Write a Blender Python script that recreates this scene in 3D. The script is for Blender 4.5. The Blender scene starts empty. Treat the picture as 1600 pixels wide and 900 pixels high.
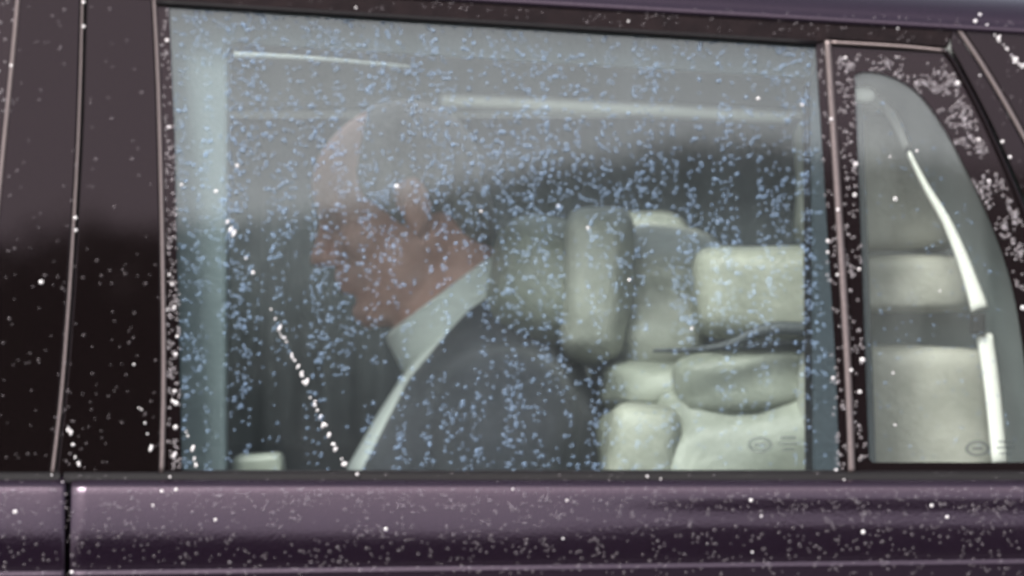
import bpy, bmesh, math, random
import numpy as np
from mathutils import Vector, Matrix, noise
from mathutils.geometry import intersect_point_tri_2d

random.seed(7)
rng = np.random.default_rng(7)
sc = bpy.context.scene
COL = sc.collection
R = math.radians

# ------------------------------------------------------------------ camera
CAM_D, CAM_Z, S = 8.0, 1.30, 0.00075          # metres to the car's side, lens height, metres per photo pixel there
cam = bpy.data.cameras.new('camera')
cam.lens = 36 * CAM_D / (1600 * S); cam.sensor_width = 36
cam.clip_start = 0.1; cam.clip_end = 2000
cam.dof.use_dof = True; cam.dof.focus_distance = 7.15; cam.dof.aperture_fstop = cam.lens / 38.0
cam_o = bpy.data.objects.new('camera', cam); COL.objects.link(cam_o)
cam_o.location = (0, -CAM_D, CAM_Z); cam_o.rotation_euler = (R(90), 0, 0)
sc.camera = cam_o

# ------------------------------------------------------------------ sky and sun (overcast)
SUN_EL, SUN_AZ = 48, 205                      # azimuth clockwise from +Y: behind the photographer
w = bpy.data.worlds.new('World'); sc.world = w; w.use_nodes = True
nt = w.node_tree; nt.nodes.clear()
sky = nt.nodes.new('ShaderNodeTexSky'); sky.sky_type = 'NISHITA'; sky.sun_disc = False
sky.sun_elevation = R(SUN_EL); sky.sun_rotation = R(SUN_AZ)
sky.air_density = 1.0; sky.dust_density = 4.0; sky.ozone_density = 1.0
hs = nt.nodes.new('ShaderNodeHueSaturation'); hs.inputs['Saturation'].default_value = 0.38
bg = nt.nodes.new('ShaderNodeBackground'); bg.inputs['Strength'].default_value = 0.10
wo = nt.nodes.new('ShaderNodeOutputWorld')
nt.links.new(sky.outputs[0], hs.inputs['Color']); nt.links.new(hs.outputs[0], bg.inputs[0]); nt.links.new(bg.outputs[0], wo.inputs[0])
sl = bpy.data.lights.new('sun', 'SUN'); sl.energy = 1.2; sl.angle = R(14); sl.color = (1, .97, .93)
sun = bpy.data.objects.new('sun', sl); COL.objects.link(sun)
sd = Vector((math.sin(R(SUN_AZ)) * math.cos(R(SUN_EL)), math.cos(R(SUN_AZ)) * math.cos(R(SUN_EL)), math.sin(R(SUN_EL))))
sun.rotation_euler = sd.to_track_quat('Z', 'Y').to_euler(); sun.location = (0, -20, 30)
vs = sc.view_settings; vs.view_transform = 'Standard'; vs.look = 'None'; vs.gamma = 1; vs.exposure = 1.7
sc.render.engine = 'CYCLES'
cy = sc.cycles
cy.use_denoising = True; cy.max_bounces = 8; cy.diffuse_bounces = 5; cy.glossy_bounces = 4
cy.transparent_max_bounces = 24; cy.sample_clamp_indirect = 6; cy.caustics_reflective = False; cy.caustics_refractive = False

# ------------------------------------------------------------------ materials
def mat(name, base, rough=.5, metal=0., spec=.5, coat=0., tint=None, noise=None, bump=0., bscale=200., sheen=0., stretch=None):
    m = bpy.data.materials.new(name); m.use_nodes = True
    t = m.node_tree; p = t.nodes['Principled BSDF']
    p.inputs['Base Color'].default_value = (*base, 1); p.inputs['Roughness'].default_value = rough
    p.inputs['Metallic'].default_value = metal; p.inputs['Specular IOR Level'].default_value = spec
    p.inputs['Coat Weight'].default_value = coat; p.inputs['Coat Roughness'].default_value = .03
    p.inputs['Sheen Weight'].default_value = sheen
    if tint: p.inputs['Specular Tint'].default_value = (*tint, 1)
    tc = t.nodes.new('ShaderNodeTexCoord')
    if noise:
        c2, sca, det = noise
        n = t.nodes.new('ShaderNodeTexNoise'); n.inputs['Scale'].default_value = sca; n.inputs['Detail'].default_value = det
        if stretch:
            mp = t.nodes.new('ShaderNodeMapping'); mp.inputs['Scale'].default_value = stretch
            t.links.new(tc.outputs['Object'], mp.inputs[0]); t.links.new(mp.outputs[0], n.inputs['Vector'])
        else: t.links.new(tc.outputs['Object'], n.inputs['Vector'])
        r = t.nodes.new('ShaderNodeValToRGB'); r.color_ramp.elements[0].position = .46 if name == 'rough_hillside' else .35; r.color_ramp.elements[1].position = .68
        r.color_ramp.elements[0].color = (*base, 1); r.color_ramp.elements[1].color = (*c2, 1)
        t.links.new(n.outputs['Fac'], r.inputs[0]); t.links.new(r.outputs[0], p.inputs['Base Color'])
    if bump:
        n = t.nodes.new('ShaderNodeTexNoise'); n.inputs['Scale'].default_value = bscale; n.inputs['Detail'].default_value = 4
        b = t.nodes.new('ShaderNodeBump'); b.inputs['Strength'].default_value = bump; b.inputs['Distance'].default_value = .002
        t.links.new(tc.outputs['Object'], n.inputs['Vector']); t.links.new(n.outputs['Fac'], b.inputs['Height']); t.links.new(b.outputs[0], p.inputs['Normal'])
    return m

M = {}
M['claret'] = mat('claret_paint', (.0068, .0036, .0078), .12, spec=.48, tint=(1, .80, 1), bump=.10, bscale=350)
M['black'] = mat('black_paint', (.0045, .003, .0032), .02, spec=.26, tint=(1, .78, .88))
M['satin'] = mat('satin_black_trim', (.006, .0045, .005), .42, spec=.10, tint=(1, .8, .86), noise=((.011, .0075, .008), 40, 3), bump=.2, bscale=300)
M['rubber'] = mat('rubber_seal', (.0055, .0045, .0055), .55, spec=.12, bump=.2, bscale=400)
M['frit'] = mat('black_glass_border', (.006, .004, .0045), .05, spec=.3, tint=(1, .78, .86))
M['bronze'] = mat('polished_trim', (.175, .140, .138), .38, metal=.75, bump=.1, bscale=120)
M['chrome'] = mat('bright_metal', (.92, .94, .90), .16, metal=1)
M['white'] = mat('sky_shine_white', (.90, .92, .86), .35)  # plain white in place of bright metal, its sky shine put into the colour
M['cream'] = mat('cream_leather', (.22, .225, .185), .5, noise=((.36, .36, .30), 16, 6), bump=.6, bscale=90)
M['cream2'] = mat('shaded_cream_leather', (.20, .21, .175), .5, noise=((.30, .31, .26), 15, 6), bump=.6, bscale=90)  # darker copy of the cream, with shade put into its colour
M['cream3'] = mat('lit_cream_leather', (.27, .275, .235), .5, noise=((.42, .42, .37), 15, 6), bump=.6, bscale=90)  # paler copy of the cream, with the stronger light put into its colour
M['lining'] = mat('grey_lining', (.125, .155, .165), .8, noise=((.145, .175, .185), 14, 3), bump=.3, bscale=500)
M['teal'] = mat('dark_teal_lining', (.060, .080, .084), .75, noise=((.080, .102, .105), 12, 3), bump=.3, bscale=500)
M['navy'] = mat('dark_blue_lining', (.022, .034, .046), .7, bump=.3, bscale=500)
M['piping'] = mat('pale_piping', (.62, .64, .62), .5)
M['head'] = mat('headlining', (.22, .22, .215), .9, bump=.3, bscale=700)
M['dark'] = mat('dark_trim', (.035, .04, .045), .6, noise=((.05, .055, .06), 20, 3), bump=.2, bscale=300)
M['curtain'] = mat('curtain_cloth', (.030, .036, .040), .9, noise=((.045, .052, .056), 30, 3), bump=.3, bscale=900)
M['suit'] = mat('dark_wool', (.008, .009, .015), .85, noise=((.015, .017, .025), 60, 5), bump=.5, bscale=900, sheen=.15)
M['shirt'] = mat('white_cotton', (.62, .65, .62), .8, bump=.3, bscale=700)
M['skin'] = mat('skin', (.46, .245, .195), .5, noise=((.58, .35, .295), 26, 4), bump=.25, bscale=260)
M['hair'] = mat('grey_hair', (.12, .11, .10), .6, noise=((.24, .225, .21), 90, 4), bump=.6, bscale=220, stretch=(1, 1, .25))
M['asphalt'] = mat('wet_asphalt', (.045, .045, .047), .35, noise=((.06, .06, .06), 3, 6), bump=.4, bscale=60)
M['grass'] = mat('turf', (.035, .055, .018), .9, noise=((.06, .08, .03), 1.2, 6))
M['bark'] = mat('bark', (.06, .045, .033), .9, noise=((.10, .08, .06), 6, 5), bump=.5, bscale=14)
M['leaf'] = mat('leaves', (.030, .050, .016), .55, noise=((.055, .080, .025), .7, 3))
M['tyre'] = mat('tyre_rubber', (.015, .015, .016), .8, bump=.3, bscale=80)

def glass_mat(name, tr, film, film_col, ior=1.46, streaks=True):
    """clear pane: straight-through tint, fresnel mirror, and a thin uneven film of rain water that scatters a little light"""
    m = bpy.data.materials.new(name); m.use_nodes = True; t = m.node_tree; t.nodes.clear()
    o = t.nodes.new('ShaderNodeOutputMaterial')
    a = t.nodes.new('ShaderNodeBsdfTransparent'); a.inputs[0].default_value = (*tr, 1)
    g = t.nodes.new('ShaderNodeBsdfGlossy'); g.inputs['Roughness'].default_value = .02
    d = t.nodes.new('ShaderNodeBsdfDiffuse'); d.inputs[0].default_value = (*film_col, 1)
    f = t.nodes.new('ShaderNodeFresnel'); f.inputs[0].default_value = ior
    ge = t.nodes.new('ShaderNodeNewGeometry'); ri = t.nodes.new('ShaderNodeMapRange')   # the same mirror share on leaving the pane as on entering it
    ri.inputs['To Min'].default_value = ior; ri.inputs['To Max'].default_value = 1 / ior
    t.links.new(ge.outputs['Backfacing'], ri.inputs['Value']); t.links.new(ri.outputs[0], f.inputs[0])
    m1 = t.nodes.new('ShaderNodeMixShader'); m2 = t.nodes.new('ShaderNodeMixShader')
    tc = t.nodes.new('ShaderNodeTexCoord'); mp = t.nodes.new('ShaderNodeMapping'); mp.inputs['Scale'].default_value = (26, 26, 2.6)
    n = t.nodes.new('ShaderNodeTexNoise'); n.inputs['Scale'].default_value = 1; n.inputs['Detail'].default_value = 5
    r = t.nodes.new('ShaderNodeMapRange'); r.inputs['From Min'].default_value = .3; r.inputs['From Max'].default_value = .75
    r.inputs['To Min'].default_value = film * .55; r.inputs['To Max'].default_value = film * 1.5
    t.links.new(tc.outputs['Object'], mp.inputs[0]); t.links.new(mp.outputs[0], n.inputs['Vector']); t.links.new(n.outputs['Fac'], r.inputs['Value'])
    t.links.new(r.outputs[0], m1.inputs[0]); t.links.new(a.outputs[0], m1.inputs[1]); t.links.new(d.outputs[0], m1.inputs[2])
    t.links.new(f.outputs[0], m2.inputs[0]); t.links.new(m1.outputs[0], m2.inputs[1]); t.links.new(g.outputs[0], m2.inputs[2])
    t.links.new(m2.outputs[0], o.inputs[0])
    return m
M['glass'] = glass_mat('wet_window_glass', (.955, .985, .978), .008, (.75, .85, .95), 1.62)
M['glass2'] = glass_mat('clear_quarter_glass', (.97, .985, .975), .026, (.80, .85, .83), 1.62)

def drop_mat(name, col, alpha, rough, ior=1.22):  # the pale diffuse share paints in the sky's glint on each drop
    m = bpy.data.materials.new(name); m.use_nodes = True; t = m.node_tree; t.nodes.clear()
    o = t.nodes.new('ShaderNodeOutputMaterial')
    a = t.nodes.new('ShaderNodeBsdfTransparent'); a.inputs[0].default_value = (.97, .98, 1, 1)
    d = t.nodes.new('ShaderNodeBsdfDiffuse'); d.inputs[0].default_value = (*col, 1)
    g = t.nodes.new('ShaderNodeBsdfGlossy'); g.inputs['Roughness'].default_value = rough
    f = t.nodes.new('ShaderNodeFresnel'); f.inputs[0].default_value = ior
    m1 = t.nodes.new('ShaderNodeMixShader'); m1.inputs[0].default_value = alpha
    m2 = t.nodes.new('ShaderNodeMixShader')
    t.links.new(a.outputs[0], m1.inputs[1]); t.links.new(d.outputs[0], m1.inputs[2])
    t.links.new(f.outputs[0], m2.inputs[0]); t.links.new(m1.outputs[0], m2.inputs[1]); t.links.new(g.outputs[0], m2.inputs[2])
    t.links.new(m2.outputs[0], o.inputs[0])
    return m
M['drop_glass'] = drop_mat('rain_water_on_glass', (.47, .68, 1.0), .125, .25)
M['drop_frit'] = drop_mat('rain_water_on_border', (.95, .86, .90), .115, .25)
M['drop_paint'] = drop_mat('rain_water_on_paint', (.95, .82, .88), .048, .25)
M['drop_bright'] = drop_mat('rain_water_bead', (1, .95, .96), .60, .1, 1.4)  # whitest drops, sparkle painted in as body colour

# ------------------------------------------------------------------ helpers
def link(name, me, m=None, parent=None, smooth=True):
    o = bpy.data.objects.new(name, me); COL.objects.link(o)
    if m is not None and not me.materials: me.materials.append(m)
    if smooth:
        for p in me.polygons: p.use_smooth = True
    if parent: o.parent = parent
    return o
def from_bm(name, bm, m, parent=None, smooth=False):
    bmesh.ops.recalc_face_normals(bm, faces=bm.faces)
    me = bpy.data.meshes.new(name); bm.to_mesh(me); bm.free()
    return link(name, me, m, parent, smooth)
def tag(o, label=None, cat=None, group=None, kind=None):
    if label: o['label'] = label
    if cat: o['category'] = cat
    if group: o['group'] = group
    if kind: o['kind'] = kind
    return o
def empty(name, loc, parent=None):
    o = bpy.data.objects.new(name, None); COL.objects.link(o); o.location = loc
    if parent: o.parent = parent
    return o
def bevel(o, wd, seg=2):
    b = o.modifiers.new('bevel', 'BEVEL'); b.width = wd; b.segments = seg; b.limit_method = 'ANGLE'; b.angle_limit = R(40)
    return o

TILT = R(6); TT = math.tan(TILT); ZB = 1.084; NRM = Vector((0, -math.cos(TILT), math.sin(TILT)))
def at(x, y, Y):
    k = 1 + Y / CAM_D
    return Vector(((x - 800) * S * k, Y, CAM_Z - (y - 450) * S * k))
def side(x, y, off=0.):
    q = (450 - y) * S
    Y = TT * (CAM_Z - ZB + q) / (1 - TT * q / CAM_D)
    return at(x, y, Y) + NRM * off
def lerp_tab(v, tab):
    if v <= tab[0][0]: return tab[0][1]
    for (a, fa), (b, fb) in zip(tab, tab[1:]):
        if v <= b: return fa + (fb - fa) * (v - a) / (b - a)
    return tab[-1][1]
def sstep(a, b, v):
    t = min(1, max(0, (v - a) / (b - a))); return t * t * (3 - 2 * t)

# door-skin profile: how far the normal looks up at each height, integrated into a surface
def skin_tilt(v, x):                          # v: row in photo rows below the belt line, x: photo column
    cr = 892 - (x - 200) * 17 / 1400          # the lower crease
    wv = sstep(760, 1150, x)
    a_l = lerp_tab(v, [(745, 66), (756, 48), (763, 24), (772, 17), (800, 13), (826, 9.2), (838, 6.6), (850, 4.6), (cr - 12, 1.5), (cr - 7, -2), (cr - 4, 4), (cr - 1, 20), (cr + 2, 20), (cr + 6, -2), (cr + 14, -6), (1100, -8), (1400, 6), (1800, 18)])
    a_r = lerp_tab(v, [(745, 66), (756, 48), (764, 22), (774, 12), (780, 6.2), (792, 5.2), (800, 7.8), (810, 9.0), (818, 8.0), (826, 5.2), (850, 3.5), (cr - 12, 1), (cr - 7, -2), (cr - 4, 4), (cr - 1, 16), (cr + 2, 16), (cr + 6, -2), (cr + 14, -6), (1100, -8), (1400, 6), (1800, 18)])
    return a_l + (a_r - a_l) * wv
VROWS = list(np.arange(745, 776, 1.5)) + list(np.arange(776, 864, 2.5)) + list(np.arange(864, 915, 1.25)) + list(np.arange(915, 1050, 15)) + list(np.arange(1050, 2080, 60))
_cache = {}
def skin_col(x):
    k = round(x, 1)
    if k not in _cache:
        Y = 0.; out = []
        for i, v in enumerate(VROWS):
            if i: Y -= math.tan(R(skin_tilt((v + VROWS[i - 1]) / 2, x))) * (v - VROWS[i - 1]) * S
            out.append(Y)
        _cache[k] = out
    return _cache[k]
def skin_pt(x, v):                            # point on the skin for column x (at Y=0 scale) and row v
    Y = float(np.interp(v, VROWS, skin_col(x)))
    return Vector(((x - 800) * S, Y, CAM_Z - (v - 450) * S))
def skin_n(x, v):
    a = R(skin_tilt(v, x)); return Vector((0, -math.cos(a), math.sin(a)))
def skin_view(x, y):                          # where the line of sight of a photo point meets the skin
    px, v = x, y
    for _ in range(4):
        p = skin_pt(px, v); k = 1 + p.y / CAM_D
        px = 800 + (x - 800) * k; v = 450 + (y - 450) * k
    return skin_pt(px, v), skin_n(px, v)

def panel(name, poly, m, parent, off=0., thick=.004, holes=(), bev=.0012, f=side):
    """flat sheet cut to an outline on the car's side plane, with thickness"""
    bm = bmesh.new()
    for loop in (poly, *holes):
        vsx = [bm.verts.new(f(x, y, off)) for x, y in loop]
        for a, b in zip(vsx, vsx[1:] + vsx[:1]): bm.edges.new((a, b))
    bmesh.ops.triangle_fill(bm, use_beauty=True, use_dissolve=False, edges=bm.edges[:])
    bmesh.ops.dissolve_limit(bm, angle_limit=.01, verts=bm.verts[:], edges=bm.edges[:])
    for fc in bm.faces:
        fc.normal_update()
        if fc.normal.dot(NRM) < 0: fc.normal_flip()
    ex = bmesh.ops.extrude_face_region(bm, geom=bm.faces[:])
    bmesh.ops.translate(bm, vec=NRM * thick, verts=[g for g in ex['geom'] if isinstance(g, bmesh.types.BMVert)])
    o = from_bm(name, bm, m, parent)
    if bev: bevel(o, bev)
    return o
def smooth_line(pts, n=8):
    """Catmull-Rom through the points"""
    P = [pts[0]] + list(pts) + [pts[-1]]; out = []
    for i in range(1, len(P) - 2):
        for k in range(n):
            t = k / n
            out.append(tuple(.5 * (2 * b + (c - a) * t + (2 * a - 5 * b + 4 * c - d) * t * t + (3 * b - a - 3 * c + d) * t ** 3)
                             for a, b, c, d in zip(P[i - 1], P[i], P[i + 1], P[i + 2])))
    out.append(tuple(pts[-1])); return out
def bead(name, pts, wd, h, m, parent, off=0., f=side, nrm=NRM, n=7):
    """half-round strip following a line; wd in photo pixels (number or list), h its height in metres"""
    rows = []; bm = bmesh.new(); N = len(pts)
    for i, p in enumerate(pts):
        a = pts[max(0, i - 1)]; b = pts[min(N - 1, i + 1)]
        tx, ty = b[0] - a[0], b[1] - a[1]; L = math.hypot(tx, ty) or 1
        ww = (wd[0] + (wd[1] - wd[0]) * i / (N - 1)) if isinstance(wd, (tuple, list)) else wd
        row = []
        for k in range(n):
            an = math.pi * k / (n - 1); u = -math.cos(an) * ww / 2
            row.append(bm.verts.new(f(p[0] - ty / L * u, p[1] + tx / L * u, off) + nrm * (h * math.sin(an))))
        rows.append(row)
    for r0, r1 in zip(rows, rows[1:]):
        for k in range(n): bm.faces.new((r0[k], r0[(k + 1) % n], r1[(k + 1) % n], r1[k]))
    bm.faces.new(rows[0]); bm.faces.new(rows[-1][::-1])
    return from_bm(name, bm, m, parent, True)
def pillow(name, c, size, m, parent, e=(.35, .35), rot=(0, 0, 0), nu=56, nv=36, puff=0.):
    """superellipsoid cushion"""
    vsx, fs = [], []
    sp = lambda v, p: math.copysign(abs(v) ** p, v)
    rm = Matrix.Rotation(rot[2], 4, 'Z') @ Matrix.Rotation(rot[1], 4, 'Y') @ Matrix.Rotation(rot[0], 4, 'X')
    for j in range(nv + 1):
        ph = -math.pi / 2 + math.pi * j / nv
        for i in range(nu):
            th = 2 * math.pi * i / nu
            p = Vector((size[0] / 2 * sp(math.cos(ph), e[0]) * sp(math.cos(th), e[1]), size[1] / 2 * sp(math.cos(ph), e[0]) * sp(math.sin(th), e[1]), size[2] / 2 * sp(math.sin(ph), e[0])))
            if size[0] > .05:                  # soft dents and creases in the upholstery
                q = Vector(c) * 3 + p
                p = p * (1 + .05 * noise.noise(q * 14) + .035 * noise.noise(q * Vector((9, 9, 30))))
            vsx.append(Vector(c) + rm @ p)
    for j in range(nv):
        for i in range(nu):
            fs.append((j * nu + i, j * nu + (i + 1) % nu, (j + 1) * nu + (i + 1) % nu, (j + 1) * nu + i))
    me = bpy.data.meshes.new(name); me.from_pydata(vsx, [], fs); me.update()
    return link(name, me, m, parent)
def boxm(name, lo, hi, m, parent, bev=.004, seg=2):
    bm = bmesh.new(); bmesh.ops.create_cube(bm, size=1)
    for v in bm.verts: v.co = Vector([(lo[i] + hi[i]) / 2 + v.co[i] * (hi[i] - lo[i]) for i in range(3)])
    o = from_bm(name, bm, m, parent)
    if bev: bevel(o, bev, seg)
    return o
def tube(name, pts, rad, m, parent, n=10):
    bm = bmesh.new(); rows = []; N = len(pts); pts = [Vector(p) for p in pts]
    for i, p in enumerate(pts):
        t = (pts[min(N - 1, i + 1)] - pts[max(0, i - 1)]).normalized()
        u = t.orthogonal().normalized() if i == 0 else (u - t * u.dot(t)).normalized()
        v = t.cross(u); r = rad[i] if isinstance(rad, (list, tuple)) else rad
        rows.append([bm.verts.new(p + (u * math.cos(2 * math.pi * k / n) + v * math.sin(2 * math.pi * k / n)) * r) for k in range(n)])
    for a, b in zip(rows, rows[1:]):
        for k in range(n): bm.faces.new((a[k], a[(k + 1) % n], b[(k + 1) % n], b[k]))
    bm.faces.new(rows[0][::-1]); bm.faces.new(rows[-1])
    return from_bm(name, bm, m, parent, True)

# ------------------------------------------------------------------ the place: ground, road, verge
def sheet(name, x0, x1, y0, y1, z, m):
    me = bpy.data.meshes.new(name); me.from_pydata([(x0, y0, z), (x1, y0, z), (x1, y1, z), (x0, y1, z)], [], [(0, 1, 2, 3)])
    return tag(link(name, me, m, None, False), kind='structure')
sheet('ground', -700, 700, -700, 700, 0, M['grass'])
sheet('road', -700, 700, -12, 5, .006, M['asphalt'])
for y0, y1 in ((-12.15, -12), (5, 5.15)):
    k = boxm('kerb', (-120, y0, 0), (120, y1, .12), mat('kerb_stone', (.28, .27, .26), .8, noise=((.34, .33, .31), 3, 5)), None, .01); tag(k, kind='structure')

# trees on the far side of the road behind the photographer: they are what the glass and paint mirror
def make_tree(seed, h, spread):
    r = random.Random(seed)
    bm = bmesh.new()
    def limb(a, b, ra, rb, n=7):
        t = (b - a).normalized(); u = t.orthogonal().normalized(); v = t.cross(u)
        A = [bm.verts.new(a + (u * math.cos(6.283 * k / n) + v * math.sin(6.283 * k / n)) * ra) for k in range(n)]
        B = [bm.verts.new(b + (u * math.cos(6.283 * k / n) + v * math.sin(6.283 * k / n)) * rb) for k in range(n)]
        for k in range(n): bm.faces.new((A[k], A[(k + 1) % n], B[(k + 1) % n], B[k]))
    p = Vector((0, 0, 0)); rad = .30; tips = []
    for i in range(6):
        q = Vector((r.uniform(-.2, .2) * i * .4, r.uniform(-.2, .2) * i * .4, h * .80 * (i + 1) / 6)); limb(p, q, rad, rad * .78)
        if i >= 1:
            for _ in range(3):
                an = r.uniform(0, 6.283); L = spread * r.uniform(.5, .95) * (1 - .08 * i)
                e = q + Vector((math.cos(an) * L, math.sin(an) * L, L * r.uniform(.25, .7))); limb(q, e, rad * .42, .03); tips += [e, q.lerp(e, .6)]
        p = q; rad *= .78
    tr = bpy.data.meshes.new('trunk'); bm.to_mesh(tr); bm.free()
    cl = [(tpt, r.uniform(.7, 1.1)) for tpt in tips if tpt.z < h * .75]
    for i in range(170):                       # clumps over a broad dome, uneven in depth
        zz = -.75 + 1.75 * (i + .5) / 170; an = i * 2.39996; rr = math.sqrt(max(0, 1 - min(1, abs(zz)) ** 2)) * r.uniform(.72, 1.04); k_ = r.uniform(.90, 1.03)
        cl.append((Vector((math.cos(an) * rr * spread, math.sin(an) * rr * spread, h * .56 + zz * k_ * (h * .44 - .55))), r.uniform(.5, 1.0)))
    V, F = [], []
    for c, s in cl:
        for _ in range(105):
            d = Vector((r.gauss(0, 1), r.gauss(0, 1), r.gauss(0, .8))); d = d.normalized() * s * r.uniform(.45, 1.0)
            o = c + d
            if o.z > h: o.z = h - r.uniform(0, .5)
            a = Vector((r.gauss(0, 1), r.gauss(0, 1), r.gauss(0, 1))).normalized(); b = a.orthogonal().normalized(); ls = r.uniform(.14, .26)
            i = len(V); V += [o - a * ls, o + b * ls * .6, o + a * ls, o - b * ls * .6]; F.append((i, i + 1, i + 2, i + 3))
    cr = bpy.data.meshes.new('crown'); cr.from_pydata(V, [], F)
    tr.materials.append(M['bark']); cr.materials.append(M['leaf'])
    return tr, cr
# a banked hillside with worn terraces, then trees at its foot on one side
def hill_top(x):                               # crest height along the road direction
    return lerp_tab(x, [(-60, 6), (-24, 12.4), (-9, 13.9), (-4.5, 14.45), (-3.4, 14.74), (-2.2, 14.80), (-.6, 15.12), (.6, 15.38), (1.5, 15.58), (2.2, 15.60), (3.4, 15.46), (5.2, 15.30), (9, 14.5), (24, 11), (60, 5)])
V, F = [], []; HX = np.concatenate([np.linspace(-60, -8, 40), np.linspace(-7.8, 9.8, 120), np.linspace(10, 60, 40)]); HV = np.linspace(0, 1, 60)
for x in HX:
    for t in HV:
        zt = hill_top(x) + .07 * noise.noise(Vector((x * 1.3, 7, 1))); p = (1 - (1 - t) ** 1.25)
        V.append((x, -38 - 22 * t, zt * p + .10 * noise.noise(Vector((x * .8, t * 30, 2))) * t * (1 - t) * 4))
    V.append((x, -110, 0))
n = len(HV) + 1
for i in range(len(HX) - 1):
    for k in range(n - 1): F.append((i * n + k, (i + 1) * n + k, (i + 1) * n + k + 1, i * n + k + 1))
M['hill'] = mat('rough_hillside', (.008, .012, .007), .95, noise=((.13, .125, .12), .55, 5), stretch=(.30, 1, 3.2))
me = bpy.data.meshes.new('hill'); me.from_pydata(V, [], F); me.update(); tag(link('hill', me, M['hill']), kind='structure')
kinds = [make_tree(11, 15.0, 3.0), make_tree(12, 15.6, 3.4), make_tree(13, 14.6, 2.6), make_tree(14, 14.6, 1.15), make_tree(15, 14.6, 1.0)]
spots = [(-19, -46.5, 0, .80), (-14.6, -47, 2, .80), (-10.6, -46, 1, .80), (-7.4, -46.4, 0, .815), (-4.75, -46.8, 3, .800), (-3.98, -47.0, 4, .795), (-3.52, -46.6, 3, .818), (-2.98, -46.9, 4, .798)]
ORD = ['first', 'second', 'third', 'fourth', 'fifth', 'sixth', 'seventh', 'eighth', 'ninth', 'tenth']
for i, (x, y, k, s) in enumerate(spots):
    t = empty('leafy_tree', (x, y, 0)); t.scale = (s, s, s); t.rotation_euler.z = i * 1.7
    lab = ORD[i] + ' leafy green tree from the left in the row on the hillside'
    tag(t, lab, 'tree', 'trees on the hillside across the road')
    link('trunk', kinds[k][0], None, t); link('crown', kinds[k][1], None, t, False)

# ------------------------------------------------------------------ the car
car = empty('car', (0, .85, 0))
tag(car, 'rain-flecked black and claret limousine with cream leather seats', 'car')
car_inv = Vector((0, -.85, 0))
class _P:  # children are built in world coordinates, so their parent offset is undone once here
    pass
def part(o):
    o.parent = car; o.matrix_parent_inverse = Matrix.Translation(car_inv); return o
SHUT = 108
def skin(name, x0, x1, r0=True, r1=True):
    xs = list(np.arange(x0, x1, 26.)) + [x1]
    cols = [(x, 0.) for x in xs]
    if r0: cols = [(x0, .010), (x0, .004), (x0 + 1.2, .0014), (x0 + 3.2, .0003)] + [c for c in cols if c[0] > x0 + 5]
    if r1: cols = [c for c in cols if c[0] < x1 - 5] + [(x1 - 3.2, .0003), (x1 - 1.2, .0014), (x1, .004), (x1, .010)]
    V, F = [], []; n = len(VROWS)
    for x, d in cols:
        for v in VROWS:
            p = skin_pt(x, v); V.append(p - skin_n(x, v) * d)
    for i in range(len(cols) - 1):
        for j in range(n - 1): F.append((i * n + j, i * n + j + 1, (i + 1) * n + j + 1, (i + 1) * n + j))
    me = bpy.data.meshes.new(name); me.from_pydata(V, [], F); me.update()
    return part(link(name, me, M['claret']))
rear_door = skin('rear_door', SHUT + 3.0, 1900)
front_door = skin('front_door', -1150, SHUT - 3.0)
rear_quarter = skin('rear_quarter', 1906, 3400, True, False)
front_wing = skin('front_wing', -2900, -1156, False, True)
boxm('door_shut_face', (-1.46, .02, .33), (1.95, .035, 1.06), M['rubber'], car, 0); part(bpy.data.objects['door_shut_face'])
def sub(parent, o):
    o.parent = parent; o.matrix_parent_inverse = parent.matrix_world.inverted(); return o
bpy.context.view_layer.update()
# parts under doors: parent transforms are identity in world terms except the car's own offset
def panel_on(parent, *a, **k): o = panel(*a[:3], None, **k); return sub2(parent, o)
def sub2(parent, o):
    o.parent = parent; o.matrix_parent_inverse = Matrix.Identity(4)
    return o

# belt seals along the foot of the windows
for nm, d, x0, x1 in (('belt_seal', rear_door, SHUT - 8, 2000), ('belt_seal', front_door, -1150, SHUT - 14)):
    bm = bmesh.new(); prof = [(737, .020), (737.5, .004), (739, .0005), (743, -.0025), (750, -.004), (756, -.003), (758, .004), (758, .02)]
    prof = [(735, .020), (735.5, .002), (738, -.003), (745, -.0055), (752, -.0075), (756.5, -.0075), (758.5, -.004), (759, .012)]
    xs = np.linspace(x0, x1, 60); rows = []
    for x in xs:
        rows.append([bm.verts.new((((x - 800) * S), yy, CAM_Z - (v - 450) * S)) for v, yy in prof])
    for a, b in zip(rows, rows[1:]):
        for k in range(len(prof) - 1): bm.faces.new((a[k], b[k], b[k + 1], a[k + 1]))
    sub2(d, from_bm(nm, bm, M['rubber'], None, True))

# ---- outlines on the window plane (photo columns and rows)
LINE1 = smooth_line([(132.5, -34), (131, 0), (128, 120), (124, 230), (118, 340), (110, 470), (98, 620), (84, 742)])      # door shut line on the pillar
LINE2 = smooth_line([(239, -30), (240, 0), (246, 120), (251, 290), (254, 450), (255, 600), (252, 740)])               # rear edge of pillar cover
LINE0 = smooth_line([(30.5, -38), (28, 0), (18, 110), (6, 230), (-8, 370), (-30, 560), (-52, 742)])                      # front edge of pillar cover
def shift(L, d): return [(x + d, y) for x, y in L]
sub2(front_door, panel('pillar_cover', shift(LINE0, 2) + shift(LINE1, -5)[::-1], M['black'], None, off=-.004, thick=.006, bev=.002))
sub2(rear_door, panel('pillar_cover', shift(LINE1, 5) + shift(LINE2, -3)[::-1], M['black'], None, off=-.004, thick=.006, bev=.002))
sub2(rear_door, panel('pillar_back', shift(LINE0, 1) + shift(LINE2, -2)[::-1], M['rubber'], None, off=-.014, thick=.004, bev=0))
sub2(front_door, bead('trim_strip', shift(LINE1, -2), (4, 6.5), .0022, M['bronze'], None, off=.001))
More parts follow.
